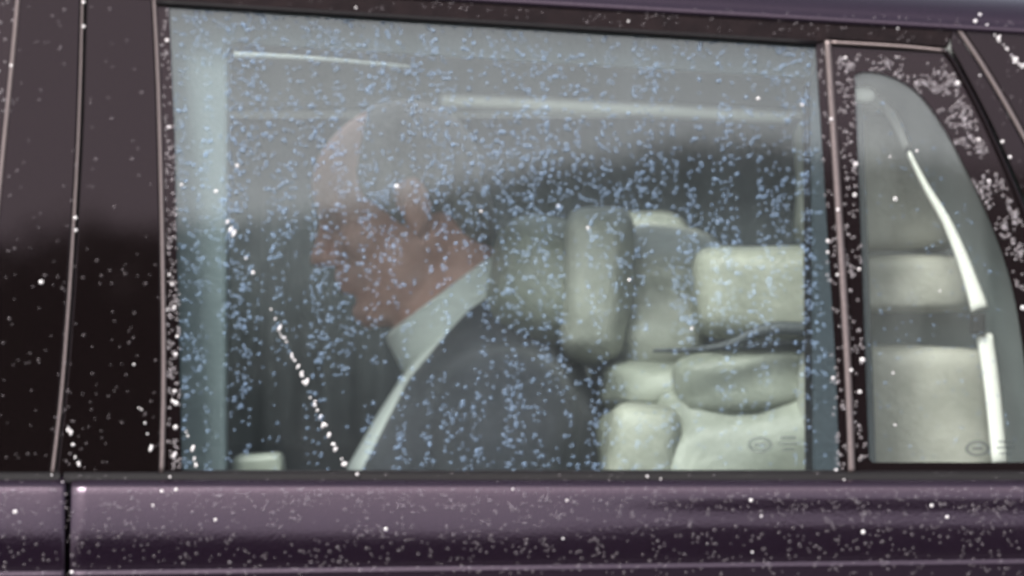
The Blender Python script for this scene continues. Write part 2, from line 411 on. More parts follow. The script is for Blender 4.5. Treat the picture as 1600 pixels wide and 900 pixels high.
sub2(rear_door, bead('trim_strip', shift(LINE2, 1), (6, 8.5), .003, M['bronze'], None, off=.001))
sub2(front_door, bead('trim_strip', shift(LINE0, 0), 8, .003, M['bronze'], None, off=.001))
# front window: border and glass
FB = shift(LINE0, -3)
sub2(front_door, panel('glass_border', [(x - 62, y) for x, y in FB] + FB[::-1], M['frit'], None, off=-.006, thick=.002, bev=0))
sub2(front_door, panel('window_glass', [(-1000, 700), (-700, 200), (-500, 20), (-300, -40)] + [(-42, -40)] + [(x - 20, y) for x, y in FB[8:]] + [(-1000, 738)], M['glass'], None, off=-.012, thick=.004, bev=0))

WIN = [(262, 3), (1274, 66), (1290, 400), (1302, 742), (283, 742), (279, 560), (274, 300), (268, 120)]
sub2(rear_door, panel('window_glass', [(255, -6), (1290, 60), (1300, 400), (1312, 744), (262, 744), (262, 400), (258, 150)], M['glass'], None, off=-.012, thick=.005, bev=0))
# black border of the door glass
sub2(rear_door, panel('glass_border', [(x + 3, y) for x, y in LINE2[8:]] + [(284, 742), (281, 600), (277, 400), (272, 200), (266, 60), (263, 0)], M['frit'], None, off=-.0055, thick=.0025, bev=0))
# divider post with its trim
POST = smooth_line([(1290, 58), (1296, 150), (1306, 300), (1315, 450), (1323, 600), (1328, 738)])
sub2(rear_door, panel('glass_border', [(x - 16, y) for x, y in POST] + [(x + 2, y) for x, y in POST[::-1]], M['frit'], None, off=-.0055, thick=.003, bev=0))
sub2(rear_door, bead('trim_strip', [(x + 3, y + 5) for x, y in POST[:-1]] + [(1331, 738)], (12, 12), .004, M['bronze'], None, off=-.001))
# quarter window: outer outline, border ring and glass
QOUT = [(1300, 72), (1478, 83), (1500, 112), (1545, 200), (1600, 330), (1640, 450), (1668, 580), (1680, 738), (1333, 738), (1328, 600), (1318, 420), (1308, 250)]
QIN = smooth_line([(1336, 116), (1352, 111), (1385, 116), (1422, 134), (1452, 164), (1484, 214), (1520, 286), (1556, 368), (1582, 450), (1598, 540), (1608, 640), (1612, 712)], 4) + \
      [(1606, 722), (1364, 722), (1358, 716), (1353, 560), (1346, 380), (1339, 220)]
sub2(rear_door, panel('glass_border', QOUT, M['frit'], None, off=-.007, thick=.002, holes=[QIN], bev=0))
sub2(rear_door, panel('quarter_glass', QOUT, M['glass2'], None, off=-.014, thick=.005, bev=0))
sub2(rear_door, bead('trim_strip', smooth_line([(1296, 66), (1400, 72), (1476, 79)], 6) , 7, .003, M['bronze'], None, off=-.001))
sub2(rear_door, bead('trim_strip', smooth_line([(1476, 79), (1494, 104), (1540, 192), (1597, 322), (1640, 440), (1672, 580), (1686, 738)], 8), 8, .003, M['black'], None, off=0))
# rear pillar between quarter window and shut line, then the body pillar
SHUT2 = smooth_line([(1492, 38), (1540, 110), (1600, 214), (1680, 370), (1740, 520), (1790, 740)])
sub2(rear_door, panel('window_frame', [(1486, 76)] + [(x, y) for x, y in smooth_line([(1500, 100), (1546, 188), (1604, 318), (1646, 438), (1680, 580), (1692, 742)], 6)] + [(x - 6, y) for x, y in SHUT2[::-1]], M['black'], None, off=-.005, thick=.006, bev=.0015))
sub2(rear_door, bead('trim_strip', SHUT2, 9, .003, M['bronze'], None, off=0))
sub2(rear_quarter, panel('pillar_cover', [(x + 6, y) for x, y in SHUT2] + [(2400, 742), (2300, 560), (1900, 60), (1700, 50)], M['black'], None, off=-.006, thick=.006, bev=.0015))

# ---- roof: black frame above the windows, gutter, then the claret roof turning over
def roof_line(x): return (x - 920) * 40 / 680.
sub2(rear_door, panel('window_frame', [(122, -62), (122, -4), (262, 4), (1280, 68), (1296, 62), (1480, 75), (1494, 40)] + [(x, roof_line(x) + 15) for x in (1400, 1100, 800, 500, 200)] , M['satin'], None, off=-.006, thick=.008, bev=.002))
sub2(rear_door, bead('roof_seal', [(x, 5 + (x - 262) * 63 / 1018.) for x in np.linspace(240, 1276, 30)], 9, .002, M['rubber'], None, off=.0015))
sub2(front_door, panel('window_frame', [(116, -62), (116, -6), (-320, -34), (-330, -70), (-100, -60)], M['satin'], None, off=-.006, thick=.008, bev=.002))
def roof_skin():
    V, F = [], []; xs = np.linspace(-1500, 3000, 60)
    prof = [(14, .004, 0), (11, -.004, 0), (6, -.0045, 0), (1, -.002, 0), (-2, .001, 0), (-8, .004, 0), (-16, .009, 0), (-28, .020, 0), (-44, .046, 0), (-62, .10, 0), (-78, .18, 0), (-92, .32, 0), (-98, .55, 0), (-100, .85, 0), (-98, 1.15, 0), (-92, 1.38, 0), (-78, 1.52, 0), (-40, 1.64, 0), (0, 1.68, 0)]
    for x in xs:
        sag = max(0, (x - 920)) ** 2 * .00000 + (max(0, -200 - x)) ** 2 * .00016 + max(0, x - 1700) ** 2 * .00022
        for v, d, _ in prof:
            p = at(x, roof_line(x) + v + sag, 0); q = side(x, max(-90, roof_line(x) + 14))
            V.append(((x - 800) * S * 1.006, q.y + d, p.z * 1.0 + (.0 if v > -3 else .0)))
    n = len(prof)
    for i in range(len(xs) - 1):
        for j in range(n - 1): F.append((i * n + j, (i + 1) * n + j, (i + 1) * n + j + 1, i * n + j + 1))
    me = bpy.data.meshes.new('roof'); me.from_pydata(V, [], F); me.update()
    return me
me = roof_skin()
# opening for an unseen glass roof panel, added to let daylight onto the seats
bm = bmesh.new(); bm.from_mesh(me)
kill = [f for f in bm.faces if -.62 < f.calc_center_median().x < .66 and .40 < f.calc_center_median().y < 1.38]
bmesh.ops.delete(bm, geom=kill, context='FACES'); bm.to_mesh(me); bm.free()
roof = part(link('roof', me, M['claret']))
def follow_roof(o):                             # the roof falls gently towards the rear
    for v in o.data.vertices: v.co.z -= .0588 * v.co.x
    return o
sub2(roof, follow_roof(boxm('added_roof_glass', (-.66, .36, 1.702), (.70, 1.42, 1.708), M['glass2'], None, 0)))
# roof lining: frame of cloth round the added glass panel
for lo, hi in (((-1.6, .16, 1.655), (1.1, .40, 1.667)), ((-1.6, 1.30, 1.655), (1.1, 1.56, 1.667)), ((-1.6, .40, 1.655), (-.60, 1.30, 1.667)), ((.64, .40, 1.655), (1.1, 1.30, 1.667))):
    sub2(roof, follow_roof(boxm('headlining', lo, hi, M['head'], None, .003)))

# ---- inside of the near door: linings round the glass
def atp(Y): return lambda x, y, off=0.: at(x, y, Y - off)
NF = Vector((0, -1, 0))
def slab(name, poly, Y, thick, m, parent, bev=.003):
    bm = bmesh.new()
    A = [bm.verts.new(at(x, y, Y)) for x, y in poly]; B = [bm.verts.new(at(x, y, Y) + Vector((0, thick, 0))) for x, y in poly]
    bm.faces.new(A); bm.faces.new(B[::-1])
    for i in range(len(A)): bm.faces.new((A[i], B[i], B[(i + 1) % len(A)], A[(i + 1) % len(A)]))
    o = from_bm(name, bm, m, None)
    if bev: bevel(o, bev)
    return sub2(parent, o)
slab('pillar_lining', [(215, -20), (392, -8), (392, 62), (357, 74), (357, 120), (356, 300), (354, 520), (353, 790), (230, 790)], .105, .05, M['lining'], rear_door, .006)
slab('top_lining', [(300, -12), (1300, 52), (1262, 128), (1262, 122), (760, 92), (372, 68), (340, 60)], .115, .04, M['lining'], rear_door, .004)
sub2(rear_door, bead('bright_strip', smooth_line([(366, 86), (480, 92), (640, 106)], 8), (8, 2), .004, M['piping'], None, off=0, f=atp(.100), nrm=Vector((0, -.75, .66))))  # tapering pale strip stands in for a highlight on the lining's edge
slab('post_lining', [(1266, 120), (1302, 60), (1345, 60), (1372, 790), (1268, 790)], .10, .05, M['navy'], rear_door, .004)
slab('post_seal', [(1255, 130), (1266, 130), (1270, 790), (1259, 790)], .098, .02, M['rubber'], rear_door, .003)
slab('door_pad', [(230, 744), (1300, 744), (1300, 1500), (230, 1500)], .085, .06, M['teal'], rear_door, .01)
slab('door_pull', [(362, 712), (440, 708), (444, 760), (362, 760)], .15, .10, M['cream2'], rear_door, .008)
# maker's marks etched near the lower rear corners of both panes
def mark(name, cx, cy, parent, off):
    bm = bmesh.new()
    ring = lambda rx, ry: [bm.verts.new(side(cx + rx * math.cos(a), cy + ry * math.sin(a), off)) for a in np.linspace(0, 2 * math.pi, 24, endpoint=False)]
    a, b = ring(20, 13), ring(13, 7.5)
    for i in range(24): bm.faces.new((a[i], a[(i + 1) % 24], b[(i + 1) % 24], b[i]))
    for (x0, y0, x1, y1) in ((-9, -3, 9, 3), (32, -13, 56, -8), (30, -4, 58, 1), (34, 5, 54, 10)):
        bm.faces.new([bm.verts.new(side(cx + x, cy + y, off)) for x, y in ((x0, y0), (x1, y0), (x1, y1), (x0, y1))])
    return sub2(parent, from_bm(name, bm, M['etch'], None))
M['etch'] = drop_mat('etched_glass', (.06, .07, .07), .45, .4)
mark('glass_mark', 1188, 694, rear_door, -.0066)
mark('glass_mark', 1528, 700, rear_door, -.0086)

# ---- rear seat
seat = part(empty('rear_seat', (0, 0, 0)))
def cushion(name, x0, y0, x1, y1, Y0, Y1, m, e=(.45, .45), rot=0., parent=seat):
    a, b = at(x0, y0, Y0), at(x1, y1, Y0)
    c = ((a.x + b.x) / 2, (Y0 + Y1) / 2, (a.z + b.z) / 2)
    return sub2(parent, pillow(name, c, (abs(b.x - a.x), Y1 - Y0, abs(a.z - b.z)), m, None, e, (0, R(rot), 0)))
cushion('headrest', 758, 338, 955, 556, .335, .80, M['cream2'], (.65, .6), 14)
cushion('headrest_wing', 872, 322, 992, 572, .31, .60, M['cream3'], (.5, .55), 3)
cushion('backrest', 930, 350, 1150, 640, .36, 1.2, M['cream3'], (.6, .55), 9)
cushion('side_wing', 1086, 384, 1300, 532, .20, .40, M['cream'], (.35, .4), 0)
cushion('backrest_panel', 930, 560, 1300, 660, .30, 1.2, M['cream2'], (.45, .4), 2)
cushion('backrest_panel', 930, 628, 1300, 800, .27, 1.2, M['cream2'], (.4, .4), 0)
cushion('side_bolster', 946, 632, 1066, 800, .20, .34, M['cream'], (.5, .5), 4)
cushion('side_bolster', 1050, 545, 1290, 650, .22, .40, M['cream2'], (.45, .5), -6)
sub2(seat, tube('strap', [at(x, y, .19) for x, y in smooth_line([(1020, 548), (1090, 546), (1140, 538), (1180, 520), (1225, 513), (1300, 520)], 5)], [.002 + .0065 * min(1, i / 18) for i in range(26)], M['dark'], None))
sub2(seat, pillow('seat_cushion', (-.10, .72, .555), (.62, 1.05, .19), M['cream2'], None, (.3, .3)))
sub2(seat, boxm('seat_base', (-.36, .22, .27), (.60, 1.25, .50), M['dark'], None, .02))
sub2(seat, pillow('seat_back', (.33, .72, .85), (.30, 1.05, .70), M['cream2'], None, (.3, .3), (0, R(-6), 0)))
sub2(seat, pillow('headrest', (.17, 1.12, 1.30), (.14, .30, .20), M['cream2'], None, (.5, .5)))

# ---- rear corner trim seen through the quarter window
cushion('corner_panel', 1250, 176, 1500, 392, .21, .40, M['cream3'], (.25, .3), 0, rear_quarter)
cushion('corner_panel', 1250, 398, 1532, 488, .19, .40, M['cream3'], (.3, .3), 0, rear_quarter)
slab('corner_recess', [(1240, 470), (1545, 470), (1555, 560), (1240, 560)], .26, .06, M['lining'], rear_quarter, .004)
cushion('corner_panel', 1250, 540, 1566, 800, .19, .40, M['cream3'], (.2, .3), 0, rear_quarter)
EDGE = smooth_line([(1340, 146), (1372, 158), (1398, 188), (1416, 232), (1446, 292), (1478, 346), (1502, 400), (1520, 450), (1531, 486), (1541, 540), (1552, 620), (1562, 726)], 5)
slab('rear_lining', EDGE + [(1562, 800), (1760, 800), (1730, 560), (1640, 330), (1540, 130), (1440, 60), (1335, 60)], .20, .10, M['teal'], rear_quarter, .004)
lower = [p for p in EDGE if p[1] > 232]
sub2(rear_quarter, bead('bright_strip', [p for p in lower if p[1] < 487], (7, 29), .008, M['white'], None, f=atp(.125), nrm=Vector((-.1, -.75, .65))))  # white colour stands in for daylight gleaming on the trim
sub2(rear_quarter, bead('bright_strip', [p for p in lower if p[1] > 523] or lower[-8:], (27, 25), .008, M['white'], None, f=atp(.125), nrm=Vector((-.1, -.75, .65))))
sub2(rear_quarter, bead('lining_piping', [p for p in EDGE if p[1] <= 240], 14, .006, M['piping'], None, f=atp(.15), nrm=Vector((0, -.8, .6))))
sub2(rear_quarter, pillow('strip_end', at(1349, 148, .10), (.028, .014, .018), M['white'], None, (.8, .8), nu=20, nv=12))
sub2(rear_quarter, boxm('belt_slot', tuple(at(1517, 522, .110)), tuple(at(1540, 488, .110) + Vector((0, .02, 0))), M['rubber'], None, .003))

# ---- far side of the cabin
far_door = part(boxm('far_door', (-2.0, 1.60, .30), (1.3, 1.66, 1.10), M['dark'], None, .01))
def pleats(name, x0, x1, z0, z1, Y, m, parent):
    V, F = [], []; n = 220
    for i in range(n + 1):
        x = x0 + (x1 - x0) * i / n; d = .004 * math.sin(i * .9) + .003 * math.sin(i * 2.3 + 1)
        V += [(x, Y + d, z0), (x, Y + d * .7 + .03, z1)]
    for i in range(n): F.append((2 * i, 2 * i + 2, 2 * i + 3, 2 * i + 1))
    me = bpy.data.meshes.new(name); me.from_pydata(V, [], F); me.update()
    o = link(name, me, m); s = o.modifiers.new('thick', 'SOLIDIFY'); s.thickness = .003
    return sub2(parent, o)
pleats('curtain', -.9, 1.2, 1.08, 1.54, 1.50, M['curtain'], far_door)
sub2(far_door, boxm('window_glass', (-2.0, 1.62, 1.10), (1.2, 1.626, 1.60), M['glass2'], None, 0))
sub2(far_door, boxm('top_rail', (-2.0, 1.50, 1.545), (1.3, 1.60, 1.66), M['head'], None, .012))
sub2(far_door, tube('curtain_rail', [at(690, 157, 1.45), at(960, 170, 1.45), at(1230, 184, 1.45)], .0085, M['white'], None))  # white tube stands in for the highlight along the far rail
cabin_floor = part(boxm('cabin_floor', (-2.1, .04, .22), (1.2, 1.64, .26), M['dark'], None, 0))
bulk = part(boxm('rear_bulkhead', (.66, .10, .30), (.74, 1.60, 1.30), M['teal'], None, .01))
# front seats
front_seat = part(pillow('front_seat', (-.86, .45, .86), (.20, .52, .66), M['dark'], None, (.35, .35), (0, R(-8), 0)))
sub2(front_seat, pillow('headrest', (-.80, .45, 1.26), (.11, .30, .20), M['dark'], None, (.5, .5)))
sub2(front_seat, pillow('cushion', (-1.12, .45, .52), (.55, .52, .20), M['dark'], None, (.35, .35)))
fs2 = part(pillow('front_seat', (-.86, 1.20, .86), (.20, .52, .66), M['dark'], None, (.35, .35), (0, R(-8), 0)))
sub2(fs2, pillow('headrest', (-.80, 1.20, 1.26), (.11, .30, .20), M['dark'], None, (.5, .5)))
# wheels
for wx in (-1.95, 1.95):
    wb = bmesh.new(); ring = []
    prof = [(.22, .03), (.34, .0), (.372, .02), (.38, .06), (.38, .19), (.372, .23), (.34, .25), (.22, .22)]
    for i in range(40):
        an = 2 * math.pi * i / 40
        ring.append([wb.verts.new((wx + math.cos(an) * r_, -.02 + d, .385 + math.sin(an) * r_)) for r_, d in prof])
    for i in range(40):
        for k in range(len(prof) - 1): wb.faces.new((ring[i][k], ring[i][k + 1], ring[(i + 1) % 40][k + 1], ring[(i + 1) % 40][k]))
    wheel = part(from_bm('wheel', wb, M['tyre'], None, True))
    rb = bmesh.new()
    bmesh.ops.create_cone(rb, cap_ends=True, segments=32, radius1=.225, radius2=.20, depth=.04, matrix=Matrix.Translation((wx, .03, .385)) @ Matrix.Rotation(R(90), 4, 'X'))
    sub2(wheel, from_bm('rim', rb, M['chrome'], None))

# ------------------------------------------------------------------ the passenger: solid fields turned into skin and cloth
class Field:
    def __init__(s, lo, hi, h):
        s.lo = np.array(lo, float); s.h = h
        s.n = np.ceil((np.array(hi) - s.lo) / h).astype(int) + 1
        s.v = np.full(s.n, 1.0, np.float32)
    def box(s, lo, hi):
        a = np.clip(np.floor((np.array(lo) - s.lo) / s.h).astype(int), 0, s.n); b = np.clip(np.ceil((np.array(hi) - s.lo) / s.h).astype(int) + 1, 0, s.n)
        sl = tuple(slice(i, j) for i, j in zip(a, b))
        g = np.meshgrid(*[s.lo[i] + s.h * np.arange(a[i], b[i]) for i in range(3)], indexing='ij', sparse=True)
        return sl, g
    def put(s, lo, hi, fn, k, cut=False):
        mg = k + 3 * s.h
        sl, g = s.box(np.array(lo) - mg, np.array(hi) + mg)
        if min(x.stop - x.start for x in sl) <= 0: return
        d = fn(*g).astype(np.float32); a = s.v[sl]
        if cut: a, d = -a, d
        if k > 0:
            hh = np.clip(.5 + .5 * (d - a) / k, 0, 1); r = d * (1 - hh) + a * hh - k * hh * (1 - hh)
        else: r = np.minimum(a, d)
        s.v[sl] = -r if cut else r
    def cone(s, a, b, ra, rb, k=.01, cut=False):
        a, b = np.array(a, float), np.array(b, float); ab = b - a; L = ab.dot(ab) + 1e-12; rm = max(ra, rb)
        def fn(x, y, z):
            t = np.clip(((x - a[0]) * ab[0] + (y - a[1]) * ab[1] + (z - a[2]) * ab[2]) / L, 0, 1)
            return np.sqrt((x - a[0] - t * ab[0]) ** 2 + (y - a[1] - t * ab[1]) ** 2 + (z - a[2] - t * ab[2]) ** 2) - (ra + (rb - ra) * t)
        s.put(np.minimum(a, b) - rm, np.maximum(a, b) + rm, fn, k, cut)
    def ell(s, c, r, ax=None, k=.01, cut=False):
        c, r = np.array(c, float), np.array(r, float); ax = np.eye(3) if ax is None else np.array(ax); rm = r.max()
        def fn(x, y, z):
            q = [((x - c[0]) * ax[i][0] + (y - c[1]) * ax[i][1] + (z - c[2]) * ax[i][2]) for i in range(3)]
            k0 = np.sqrt(sum((q[i] / r[i]) ** 2 for i in range(3))); k1 = np.sqrt(sum((q[i] / r[i] ** 2) ** 2 for i in range(3))) + 1e-9
            return k0 * (k0 - 1) / k1
        s.put(c - rm, c + rm, fn, k, cut)
    def mesh(s, name):
        v, h = s.v, s.h; ins = v < 0
        c = np.zeros(np.array(v.shape) - 1, np.int8)
        for i in (0, 1):
            for j in (0, 1):
                for k in (0, 1): c += ins[i:v.shape[0] - 1 + i, j:v.shape[1] - 1 + j, k:v.shape[2] - 1 + k]
        cells = np.argwhere((c > 0) & (c < 8)); idx = np.full(c.shape, -1, np.int64); idx[tuple(cells.T)] = np.arange(len(cells))
        acc = np.zeros((len(cells), 3)); cnt = np.zeros(len(cells))
        cr = [(i, j, k) for i in (0, 1) for j in (0, 1) for k in (0, 1)]
        for p in cr:
            for ax in range(3):
                if p[ax]: continue
                q = list(p); q[ax] = 1
                va = v[tuple((cells + p).T)]; vb = v[tuple((cells + q).T)]; m = (va < 0) != (vb < 0)
                t = np.where(m, va / np.where(m, va - vb, 1), 0)
                pt = np.array(p, float) + np.outer(t, np.eye(3)[ax]); acc[m] += pt[m]; cnt[m] += 1
        V = s.lo + h * (cells + acc / cnt[:, None]); F = []
        for ax in range(3):
            o = [(ax + 1) % 3, (ax + 2) % 3]
            a = [slice(None)] * 3; b = [slice(None)] * 3; a[ax] = slice(0, -1); b[ax] = slice(1, None)
            A, B = ins[tuple(a)], ins[tuple(b)]
            E = np.argwhere(A != B); keep = (E[:, o[0]] > 0) & (E[:, o[1]] > 0) & (E[:, o[0]] < v.shape[o[0]] - 1) & (E[:, o[1]] < v.shape[o[1]] - 1); E = E[keep]
            fl = A[tuple(E.T)]
            q = []
            for d0, d1 in ((-1, -1), (0, -1), (0, 0), (-1, 0)):
                w_ = E.copy(); w_[:, o[0]] += d0; w_[:, o[1]] += d1; q.append(idx[tuple(w_.T)])
            q = np.stack(q, 1); q[~fl] = q[~fl][:, ::-1]; F.append(q)
        F = np.concatenate(F)
        me = bpy.data.meshes.new(name); me.from_pydata(V.tolist(), [], F.tolist()); me.update(); return me
PITCH = R(19); EAR = np.array((-.122, .50, 1.400))
HF = np.array((-math.cos(PITCH), 0, -math.sin(PITCH))); HU = np.array((-math.sin(PITCH), 0, math.cos(PITCH))); HS = np.array((0, -1., 0))
AX = [HF, HU, HS]
def hd(f, u, s=0.): return EAR + HF * f + HU * u + HS * s
def rotax(deg):                               # head axes turned in the profile plane
    a = R(deg); return [HF * math.cos(a) + HU * math.sin(a), -HF * math.sin(a) + HU * math.cos(a), HS]
person = empty('person', (-.02, .5, .65))
tag(person, 'person in dark suit and white collar sitting with bowed head behind the wet window', 'person')
def wear(name, me, m):
    o = link(name, me, m); o.parent = person; o.matrix_parent_inverse = Matrix.Translation((.02, -.5, -.65)); return o
b = Field((-.75, .20, .24), (.16, .80, 1.56), .0050)
# trunk, neck, limbs
NB = np.array((-.035, .50, 1.262))
b.cone((.0, .5, .74), (-.03, .5, .98), .125, .115, .03); b.cone((-.03, .5, .98), (-.03, .5, 1.13), .12, .10, .04)
for sg in (-1, 1):
    b.cone((-.02, .5 + sg * .02, 1.17), (-.01, .5 + sg * .155, 1.13), .055, .05, .04)
    b.cone((-.01, .5 + sg * .165, 1.12), (-.02, .5 + sg * .215, .885), .046, .038, .02)
    el = np.array((-.02, .5 + sg * .215, .885)); wr = np.array((-.235, .5 + sg * .11, .815))
    b.cone(el, wr, .038, .026, .015)
    b.cone((.0, .5 + sg * .085, .70), (-.44, .5 + sg * .10, .685), .080, .056, .03)
    b.cone((-.44, .5 + sg * .10, .685), (-.50, .5 + sg * .10, .33), .054, .036, .02)
    b.cone((-.49, .5 + sg * .10, .295), (-.66, .5 + sg * .11, .285), .036, .030, .015)
    hc = wr + np.array((-.05, -sg * .012, -.008)); b.ell(hc, (.046, .036, .018), None, .012)
    for q, ln in enumerate((.066, .076, .072, .056)):
        k0 = hc + np.array((-.036, sg * (.026 - .0175 * q), .004)); k1 = k0 + np.array((-ln * .5, 0, -.004)); k2 = k1 + np.array((-ln * .45, 0, -.020))
        b.cone(k0, k1, .0088, .0082, .004); b.cone(k1, k2, .0082, .0072, .002)
    t0 = hc + np.array((.008, -sg * .034, 0)); t1 = t0 + np.array((-.036, -sg * .018, .0)); b.cone(t0, t1, .011, .0095, .006); b.cone(t1, t1 + np.array((-.026, -sg * .002, -.008)), .0095, .008, .003)
b.cone(NB + np.array((.01, 0, -.06)), hd(-.012, -.045), .066, .058, .03)
b.cone(NB + np.array((-.055, 0, -.02)), hd(.045, -.085), .045, .042, .02)
# head
b.ell(hd(.008, .045), (.098, .088, .077), AX, .02); b.ell(hd(.050, .045), (.062, .062, .062), AX, .02)
b.ell(hd(.058, -.035), (.054, .078, .058), AX, .02)
for sg in (-1, 1):
    b.cone(hd(.0, -.045, sg * .052), hd(.085, -.102, sg * .016), .020, .019, .02)
    b.cone(hd(.100, .032, sg * .010), hd(.086, .030, sg * .046), .011, .010, .012)
    b.ell(hd(.074, -.016, sg * .044), (.028, .022, .022), AX, .014)
    b.ell(hd(.108, .010, sg * .032), (.017, .013, .018), AX, .010, True)
    b.ell(hd(.088, .010, sg * .031), (.013, .0125, .0135), AX, .003)
    b.cone(hd(.101, .017, sg * .020), hd(.092, .016, sg * .044), .005, .004, .006)
b.ell(hd(.094, -.104), (.021, .019, .022), AX, .016); b.ell(hd(.094, -.060), (.024, .032, .030), AX, .016)
b.cone(hd(.108, .022), hd(.129, -.020), .008, .012, .008); b.ell(hd(.131, -.022), (.013, .011, .012), AX, .006)
for sg in (-1, 1): b.ell(hd(.119, -.028, sg * .012), (.011, .009, .008), AX, .006)
b.cone(hd(.116, -.052, -.015), hd(.116, -.052, .015), .0065, .0065, .006); b.cone(hd(.112, -.068, -.014), hd(.112, -.068, .014), .0075, .0075, .006)
b.cone(hd(.124, -.060, -.02), hd(.124, -.060, .02), .0035, .0035, .004, True)
b.ell(hd(.108, -.083), (.009, .007, .02), AX, .008, True)
for sg in (-1, 1):
    a2 = rotax(12)
    b.ell(hd(-.004, .002, sg * .080), (.019, .034, .008), a2, .006); b.ell(hd(.003, .004, sg * .091), (.010, .019, .007), a2, .004, True)
    b.ell(hd(.003, -.026, sg * .079), (.009, .011, .006), a2, .004)
wear('body', b.mesh('body'), M['skin'])
# hair: thin grey shell round the back and sides
hf = Field((-.24, .38, 1.30), (.06, .62, 1.56), .004)
hf.ell(hd(.004, .046), (.101, .0915, .0815), AX, 0)
hf.ell(hd(-.06, -.03), (.035, .05, .055), AX, .02)
hf.ell(hd(.10, .085), (.10, .085, .075), AX, .01, True)          # bald brow and crown
hf.ell(hd(.09, -.03), (.075, .08, .12), AX, .008, True)          # face side
for sg in (-1, 1): hf.ell(hd(0, .0, sg * .085), (.022, .036, .03), AX, .004, True)
wear('hair', hf.mesh('hair'), M['hair'])

def torso_fn(grow, top=1.315):
    Z = [.70, .85, .98, 1.077, 1.14, 1.20, 1.25, 1.285, 1.32]
    C = [-.035, -.045, -.05, -.046, -.030, -.022, -.024, -.026, -.030]
    D = [.150, .165, .168, .160, .140, .110, .074, .052, .03]
    W = [.19, .195, .20, .205, .208, .185, .115, .075, .05]
    def fn(x, y, z):
        c = np.interp(z, Z, C); d = np.interp(z, Z, D) + grow; w_ = np.interp(z, Z, W) + grow
        q = (np.abs((x - c) / d) ** 2.2 + np.abs((y - .5) / w_) ** 2.2) ** (1 / 2.2)
        dd = (q - 1) * np.minimum(d, w_) * .85
        return np.maximum(dd, np.maximum(z - top, .70 - z))
    return fn
sh = Field((-.28, .26, .68), (.16, .76, 1.33), .007)
sh.put((-.26, .29, .70), (.15, .72, 1.32), torso_fn(-.001, 1.262), 0)
wear('shirt', sh.mesh('shirt'), M['shirt'])
jk = Field((-.32, .18, .66), (.17, .82, 1.36), .0065)
jk.put((-.26, .27, .70), (.16, .74, 1.33), torso_fn(.003, 1.31), 0)
for sg in (-1, 1):
    jk.ell((-.005, .5 + sg * .175, 1.135), (.085, .065, .085), None, .03)
    jk.cone((-.005, .5 + sg * .195, 1.10), (-.02, .5 + sg * .228, .885), .070, .058, .03)
    jk.cone((-.02, .5 + sg * .228, .885), (-.205, .5 + sg * .128, .822), .058, .043, .02)
    jk.cone((-.06, .5 + sg * .235, 1.0), (.03, .5 + sg * .255, .97), .012, .006, .02, True)      # elbow folds
    jk.cone((-.07, .5 + sg * .262, 1.06), (.05, .5 + sg * .262, 1.03), .010, .006, .02, True)
# the open front above the buttons, and the neck hole
def vee(x, y, z):
    edge = np.interp(z, [.86, .95, 1.073, 1.188, 1.31, 1.40], [-.32, -.228, -.187, -.128, -.026, .05])
    return np.maximum(np.abs(y - .5) - .155, (x - edge) * .8)
jk.put((-.32, .34, .86), (.02, .66, 1.36), vee, .006, True)
jk.cone((-.045, .5, 1.20), (-.13, .5, 1.42), .070, .088, .006, True)
wear('jacket', jk.mesh('jacket'), M['suit'])
tr = Field((-.60, .28, .30), (.20, .72, .86), .009)
for sg in (-1, 1):
    tr.cone((.01, .5 + sg * .085, .705), (-.44, .5 + sg * .10, .69), .098, .074, .03); tr.cone((-.44, .5 + sg * .10, .69), (-.50, .5 + sg * .10, .36), .072, .062, .02)
tr.ell((.0, .5, .74), (.14, .18, .10), None, .04)
wear('trousers', tr.mesh('trousers'), M['suit'])
for sg in (-1, 1):
    sf = Field((-.76, .5 + sg * .11 - .07, .24), (-.40, .5 + sg * .11 + .07, .36), .006)
    sf.cone((-.48, .5 + sg * .10, .300), (-.66, .5 + sg * .11, .288), .045, .038, 0); sf.ell((-.60, .5 + sg * .105, .272), (.13, .045, .014), None, .01)
    wear('shoe', sf.mesh('shoe'), M['rubber'])
# shirt collar: a folded band standing round the neck
ca = at(783, 430, .5); cb = at(632, 543, .5); cm = (ca + cb) / 2; cu = (ca - cb).normalized(); cn = Vector((-cu.z, 0, cu.x)); cn = cn if cn.z > 0 else -cn
bm = bmesh.new(); rows = []
prof = [(.074, .024), (.079, .027), (.082, .022), (.086, 0), (.091, -.020), (.089, -.023), (.082, -.018), (.074, .018)]
for i in range(48):
    an = 2 * math.pi * i / 48
    row = []
    for r_, hh in prof:
        dip = -.010 * max(0, -math.cos(an)) ** 3 if hh < 0 else 0
        row.append(bm.verts.new(cm + cu * (math.cos(an) * r_ * 1.06) + Vector((0, 1, 0)) * (math.sin(an) * r_ * .96) + cn * (hh + dip)))
    rows.append(row)
for i in range(48):
    for k in range(len(prof)): bm.faces.new((rows[i][k], rows[i][(k + 1) % len(prof)], rows[(i + 1) % 48][(k + 1) % len(prof)], rows[(i + 1) % 48][k]))
me = bpy.data.meshes.new('collar'); bmesh.ops.recalc_face_normals(bm, faces=bm.faces); bm.to_mesh(me); bm.free()
wear('collar', me, M['shirt'])

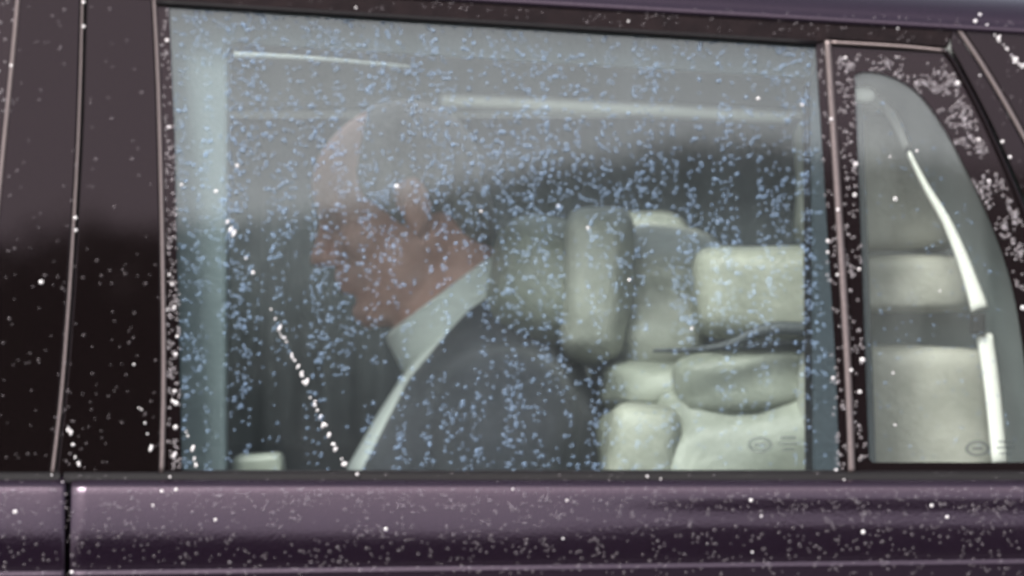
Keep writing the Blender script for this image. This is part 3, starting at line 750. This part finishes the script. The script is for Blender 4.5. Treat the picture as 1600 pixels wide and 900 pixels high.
# ------------------------------------------------------------------ rain
def inpoly(x, y, P):
    c = False; j = len(P) - 1
    for i in range(len(P)):
        if (P[i][1] > y) != (P[j][1] > y) and x < (P[j][0] - P[i][0]) * (y - P[i][1]) / (P[j][1] - P[i][1]) + P[i][0]: c = not c
        j = i
    return c
_g = rng.random((64, 64))
def vnoise(u, v):
    i, j = math.floor(u), math.floor(v); fu, fv = u - i, v - j; fu = fu * fu * (3 - 2 * fu); fv = fv * fv * (3 - 2 * fv)
    a = lambda p, q: _g[p % 64, q % 64]
    return (a(i, j) * (1 - fu) + a(i + 1, j) * fu) * (1 - fv) + (a(i, j + 1) * (1 - fu) + a(i + 1, j + 1) * fu) * fv
DROPS = []                                     # (position, normal, radius, stretch, tilt, zone, bright)
def add(zone, p, n, r, bright=False, st=1., tilt=0.): DROPS.append((p, n, r, st, tilt, zone, bright))
def scatter(zone, poly, count, dens, rad, off=None, bright=.0, skin_=False):
    xs = [p[0] for p in poly]; ys = [p[1] for p in poly]; k = 0; tries = 0
    while k < count and tries < count * 60:
        tries += 1
        x, y = random.uniform(min(xs), max(xs)), random.uniform(min(ys), max(ys))
        if not inpoly(x, y, poly) or random.random() > dens(x, y): continue
        r = (rad[0] + (rad[1] - rad[0]) * random.random() ** 2.6) ; br = random.random() < bright
        if skin_:
            p, n = skin_view(x, y)
        else: p, n = side(x, y, off), NRM
        add(zone, p, n, r * (1.15 if br else 1), br); k += 1
def glass_dens(x, y):
    s_ = vnoise(x / 12 + 3, y / 170) * .85 + vnoise(x / 42, y / 60 + 9) * .45
    s_ = max(0, s_ - .34) * 1.5
    if x < 356: s_ *= 1.1 if y < 330 else .75
    if x > 950 and y > 540: s_ *= .55
    if 700 < x < 1240 and y < 210: s_ *= .8
    if y < 330: s_ *= 1.35
    if x > 1250: s_ *= 1.1
    if 450 < x < 700 and 190 < y < 430: s_ *= 1.25
    if y > 700: s_ *= .7
    return min(1, s_)
scatter('window', [(270, 8), (1272, 70), (1298, 736), (286, 736)], 5600, glass_dens, (.0016, .0031), -.0068, .001)
clus = lambda x, y: min(1, max(0, vnoise(x / 26 + 20, y / 26) - .22) * 1.9)
scatter('window border', [(250, 8), (262, 8), (279, 400), (283, 736), (262, 736), (258, 300)], 230, lambda x, y: .35 + clus(x, y), (.0017, .0028), -.0028, .03)
scatter('divider post', [(1278, 80), (1288, 70), (1318, 500), (1326, 730), (1306, 736)], 90, clus, (.0017, .0027), -.0023, .04)
scatter('quarter border', [(1306, 84), (1336, 100), (1340, 250), (1350, 480), (1356, 730), (1338, 730), (1324, 480)], 175, clus, (.0017, .0028), -.0048, .03)
scatter('quarter border', [(1310, 84), (1476, 92), (1500, 130), (1600, 350), (1600, 540), (1588, 440), (1560, 365), (1488, 212), (1455, 160), (1424, 130), (1388, 112), (1310, 106)], 380, clus, (.0018, .0030), -.0048, .02)
scatter('quarter window', [(1350, 140), (1400, 140), (1480, 260), (1570, 440), (1590, 715), (1362, 715)], 170, lambda x, y: .6, (.0012, .0023), -.0088, .02)
scatter('window border', [(-40, 0), (26, 0), (14, 110), (-4, 280), (-40, 400)], 70, lambda x, y: .8, (.0017, .0028), -.0038, .04)
scatter('window pillar', [(30, 4), (232, 4), (246, 340), (250, 736), (60, 736), (0, 736), (0, 300)], 200, lambda x, y: .4 + .6 * (y > 380), (.0013, .0026), .0025, .012)
scatter('roof frame', [(270, 2), (900, 2), (1590, 36), (1490, 70), (1280, 60)], 150, lambda x, y: 1, (.0012, .0023), .0025, .03)
scatter('rear pillar', [(1500, 60), (1590, 40), (1600, 300), (1590, 300)], 30, lambda x, y: 1, (.001, .002), .0015, .05)
scatter('door skin', [(0, 764), (1600, 762), (1600, 898), (0, 898)], 1500, lambda x, y: (1 if y < 800 else .55) * (.4 + clus(x, y)), (.0013, .0027), bright=.009, skin_=True)
scatter('belt seal', [(0, 740), (1600, 738), (1600, 756), (0, 757)], 60, lambda x, y: 1, (.001, .0019), .009, .2)
# runs of bright beads
def trail(pts, n, zone, off, r0=.0010, r1=.0021, jit=3.5):
    L = [math.dist(a, b_) for a, b_ in zip(pts, pts[1:])]; T = sum(L)
    for i in range(n):
        t = random.random() * T; k = 0
        while k < len(L) - 1 and t > L[k]: t -= L[k]; k += 1
        a, b_ = pts[k], pts[k + 1]; f = t / L[k]
        x = a[0] + (b_[0] - a[0]) * f + random.gauss(0, jit * .5); y = a[1] + (b_[1] - a[1]) * f + random.gauss(0, jit * .5)
        add(zone, side(x, y, off), NRM, random.uniform(r0, r1), True, random.choice((1, 1, 1.6, 2.2)), math.atan2(b_[0] - a[0], b_[1] - a[1]))
trail([(350, 335), (372, 378), (396, 424)], 7, 'slanting trail', -.0068)
trail([(418, 470), (436, 512), (470, 582)], 14, 'slanting trail', -.0068)
trail([(470, 582), (496, 638), (514, 682), (544, 735)], 24, 'slanting trail', -.0068, .0013, .0023)
trail([(288, 668), (308, 730)], 5, 'window', -.0068)
trail([(104, 660), (124, 736)], 8, 'window pillar', .0025)
trail([(212, 610), (240, 715)], 5, 'window pillar', .0025)
trail([(1524, 8), (1536, 34), (1568, 70), (1600, 108)], 22, 'rear pillar', .0015)
for x, y in ((337, 298), (370, 258), (1185, 153), (1254, 163), (395, 425), (306, 727)): add('window', side(x, y, -.0068), NRM, .0022, True)
for x, y in ((131, 42), (118, 341), (18, 103), (131, 4)): add('window pillar', side(x, y, .003), NRM, .0022, True)
for x, y in ((1299, 187), (1309, 328), (1330, 579)): add('divider post', side(x, y, .003), NRM, .0022, True)
for x, y in ((1566, 222), (1578, 246)): add('rear pillar', side(x, y, .003), NRM, .0022, True)
for x, y in ((275, 758), (603, 827), (112, 894), (1480, 808), (1456, 790)):
    p, n = skin_view(x, max(y, 765)); add('door skin', p, n, .0022, True)

# the wet goes on past what the photograph frames
for x0, x1, y0, y1, n_ in ((-300, 0, 764, 1060, 380), (1600, 1880, 764, 1060, 380), (0, 1600, 900, 1060, 900)):
    scatter('door skin', [(x0, y0), (x1, y0), (x1, y1), (x0, y1)], n_, lambda x, y: .7, (.0010, .0020), bright=0, skin_=True)
scatter('rear pillar', [(1640, 80), (1760, 80), (2250, 700), (1810, 700)], 260, lambda x, y: .7, (.0010, .0020), .0012, 0)
scatter('window', [(-280, 20), (-60, 20), (-110, 700), (-600, 700), (-560, 300)], 700, lambda x, y: .7, (.0012, .0020), -.0068, 0)

def dome_mesh(name, m):
    V = [(0, 0, .55)]; F = []; K = 10
    for rr, zz in ((.52, .46), (.86, .24), (1, .0)): V += [(math.cos(6.28318 * i / K) * rr, math.sin(6.28318 * i / K) * rr, zz) for i in range(K)]
    for i in range(K):
        j = (i + 1) % K; F.append((0, 1 + i, 1 + j))
        for q in (0, 1): F.append((1 + q * K + i, 1 + (q + 1) * K + i, 1 + (q + 1) * K + j, 1 + q * K + j))
    me = bpy.data.meshes.new(name); me.from_pydata(V, [], F); me.materials.append(m)
    for p in me.polygons: p.use_smooth = True
    return me, np.array(V), F
DM = {k: dome_mesh('raindrop', M[k]) for k in ('drop_glass', 'drop_paint', 'drop_bright', 'drop_frit')}
GLASS = ('window', 'slanting trail', 'quarter window')
def mkey(d): return 'drop_bright' if d[6] else ('drop_glass' if d[5] in GLASS else ('drop_frit' if d[5] in ('window border', 'divider post', 'quarter border') else 'drop_paint'))
def frame(d):
    p, n, r, st, ti = d[:5]
    u = Vector((1, 0, 0)); v = n.cross(u); u2 = u * math.cos(ti) + v * math.sin(ti) * -1; v2 = n.cross(u2)
    m = Matrix((u2 * r, v2 * r * st, n * r)).transposed().to_4x4(); m.translation = p + n * .0001; return m
LAB = {'window': 'bright round raindrop on the large rear door window', 'slanting trail': 'white raindrop in the slanting trail across the lower left of the window',
       'window border': 'pale raindrop on the black left edge of the window', 'divider post': 'pale raindrop on the post between the two windows',
       'quarter border': 'pale raindrop on the black border of the small rear window', 'quarter window': 'raindrop on the clear glass of the small rear window',
       'window pillar': 'bright raindrop on the glossy black pillar left of the window', 'roof frame': 'bright raindrop on the black frame above the window',
       'rear pillar': 'bright raindrop on the dark rear pillar at top right', 'door skin': 'bright raindrop on the claret door below the window', 'belt seal': 'bright raindrop on the dark seal under the window'}
order = sorted(range(len(DROPS)), key=lambda i: -(DROPS[i][2] * (1.5 if DROPS[i][6] else 1) * DROPS[i][3] ** .5))
for i in order[:300]:
    d = DROPS[i]; o = bpy.data.objects.new('raindrop', DM[mkey(d)][0]); COL.objects.link(o); o.matrix_world = frame(d)
    yy = 450 - (d[0].z - CAM_Z) / S; xx = 800 + d[0].x / S
    where = ', upper part' if yy < 300 else (', middle part' if yy < 520 else ', lower part')
    if d[5] == 'window': where += (', near its front edge' if xx < 480 else (', over the passenger' if xx < 780 else (', over the headrest' if xx < 1040 else ', near its rear edge')))
    if d[5] in ('door skin', 'roof frame', 'belt seal'): where = ', towards the front' if xx < 560 else (', midway along' if xx < 1060 else ', towards the rear')
    if d[5] == 'slanting trail': where = '' if yy < 600 else ', near its foot'
    tag(o, LAB[d[5]] + where, 'raindrop', 'raindrops: ' + d[5] + where)
rest = {}
for i in order[300:]: rest.setdefault((DROPS[i][5] in GLASS), []).append(DROPS[i])
for on_glass, ds in rest.items():
    V, F, MI = [], [], []; keys = ['drop_glass', 'drop_paint', 'drop_bright', 'drop_frit']
    for d in ds:
        k = mkey(d); _, dv, df = DM[k]; m = np.array(frame(d)); b0 = len(V)
        V += (dv @ m[:3, :3].T + m[:3, 3]).tolist(); F += [tuple(b0 + q for q in f_) for f_ in df]; MI += [keys.index(k)] * len(df)
    me = bpy.data.meshes.new('fine_raindrops'); me.from_pydata(V, [], F)
    for k in keys: me.materials.append(M[k])
    me.polygons.foreach_set('material_index', MI)
    o = link('fine_raindrops', me)
    tag(o, 'fine bluish raindrops spattered over the window glass' if on_glass else 'fine pale raindrops beaded over the painted bodywork and black trim', 'raindrops', kind='stuff')
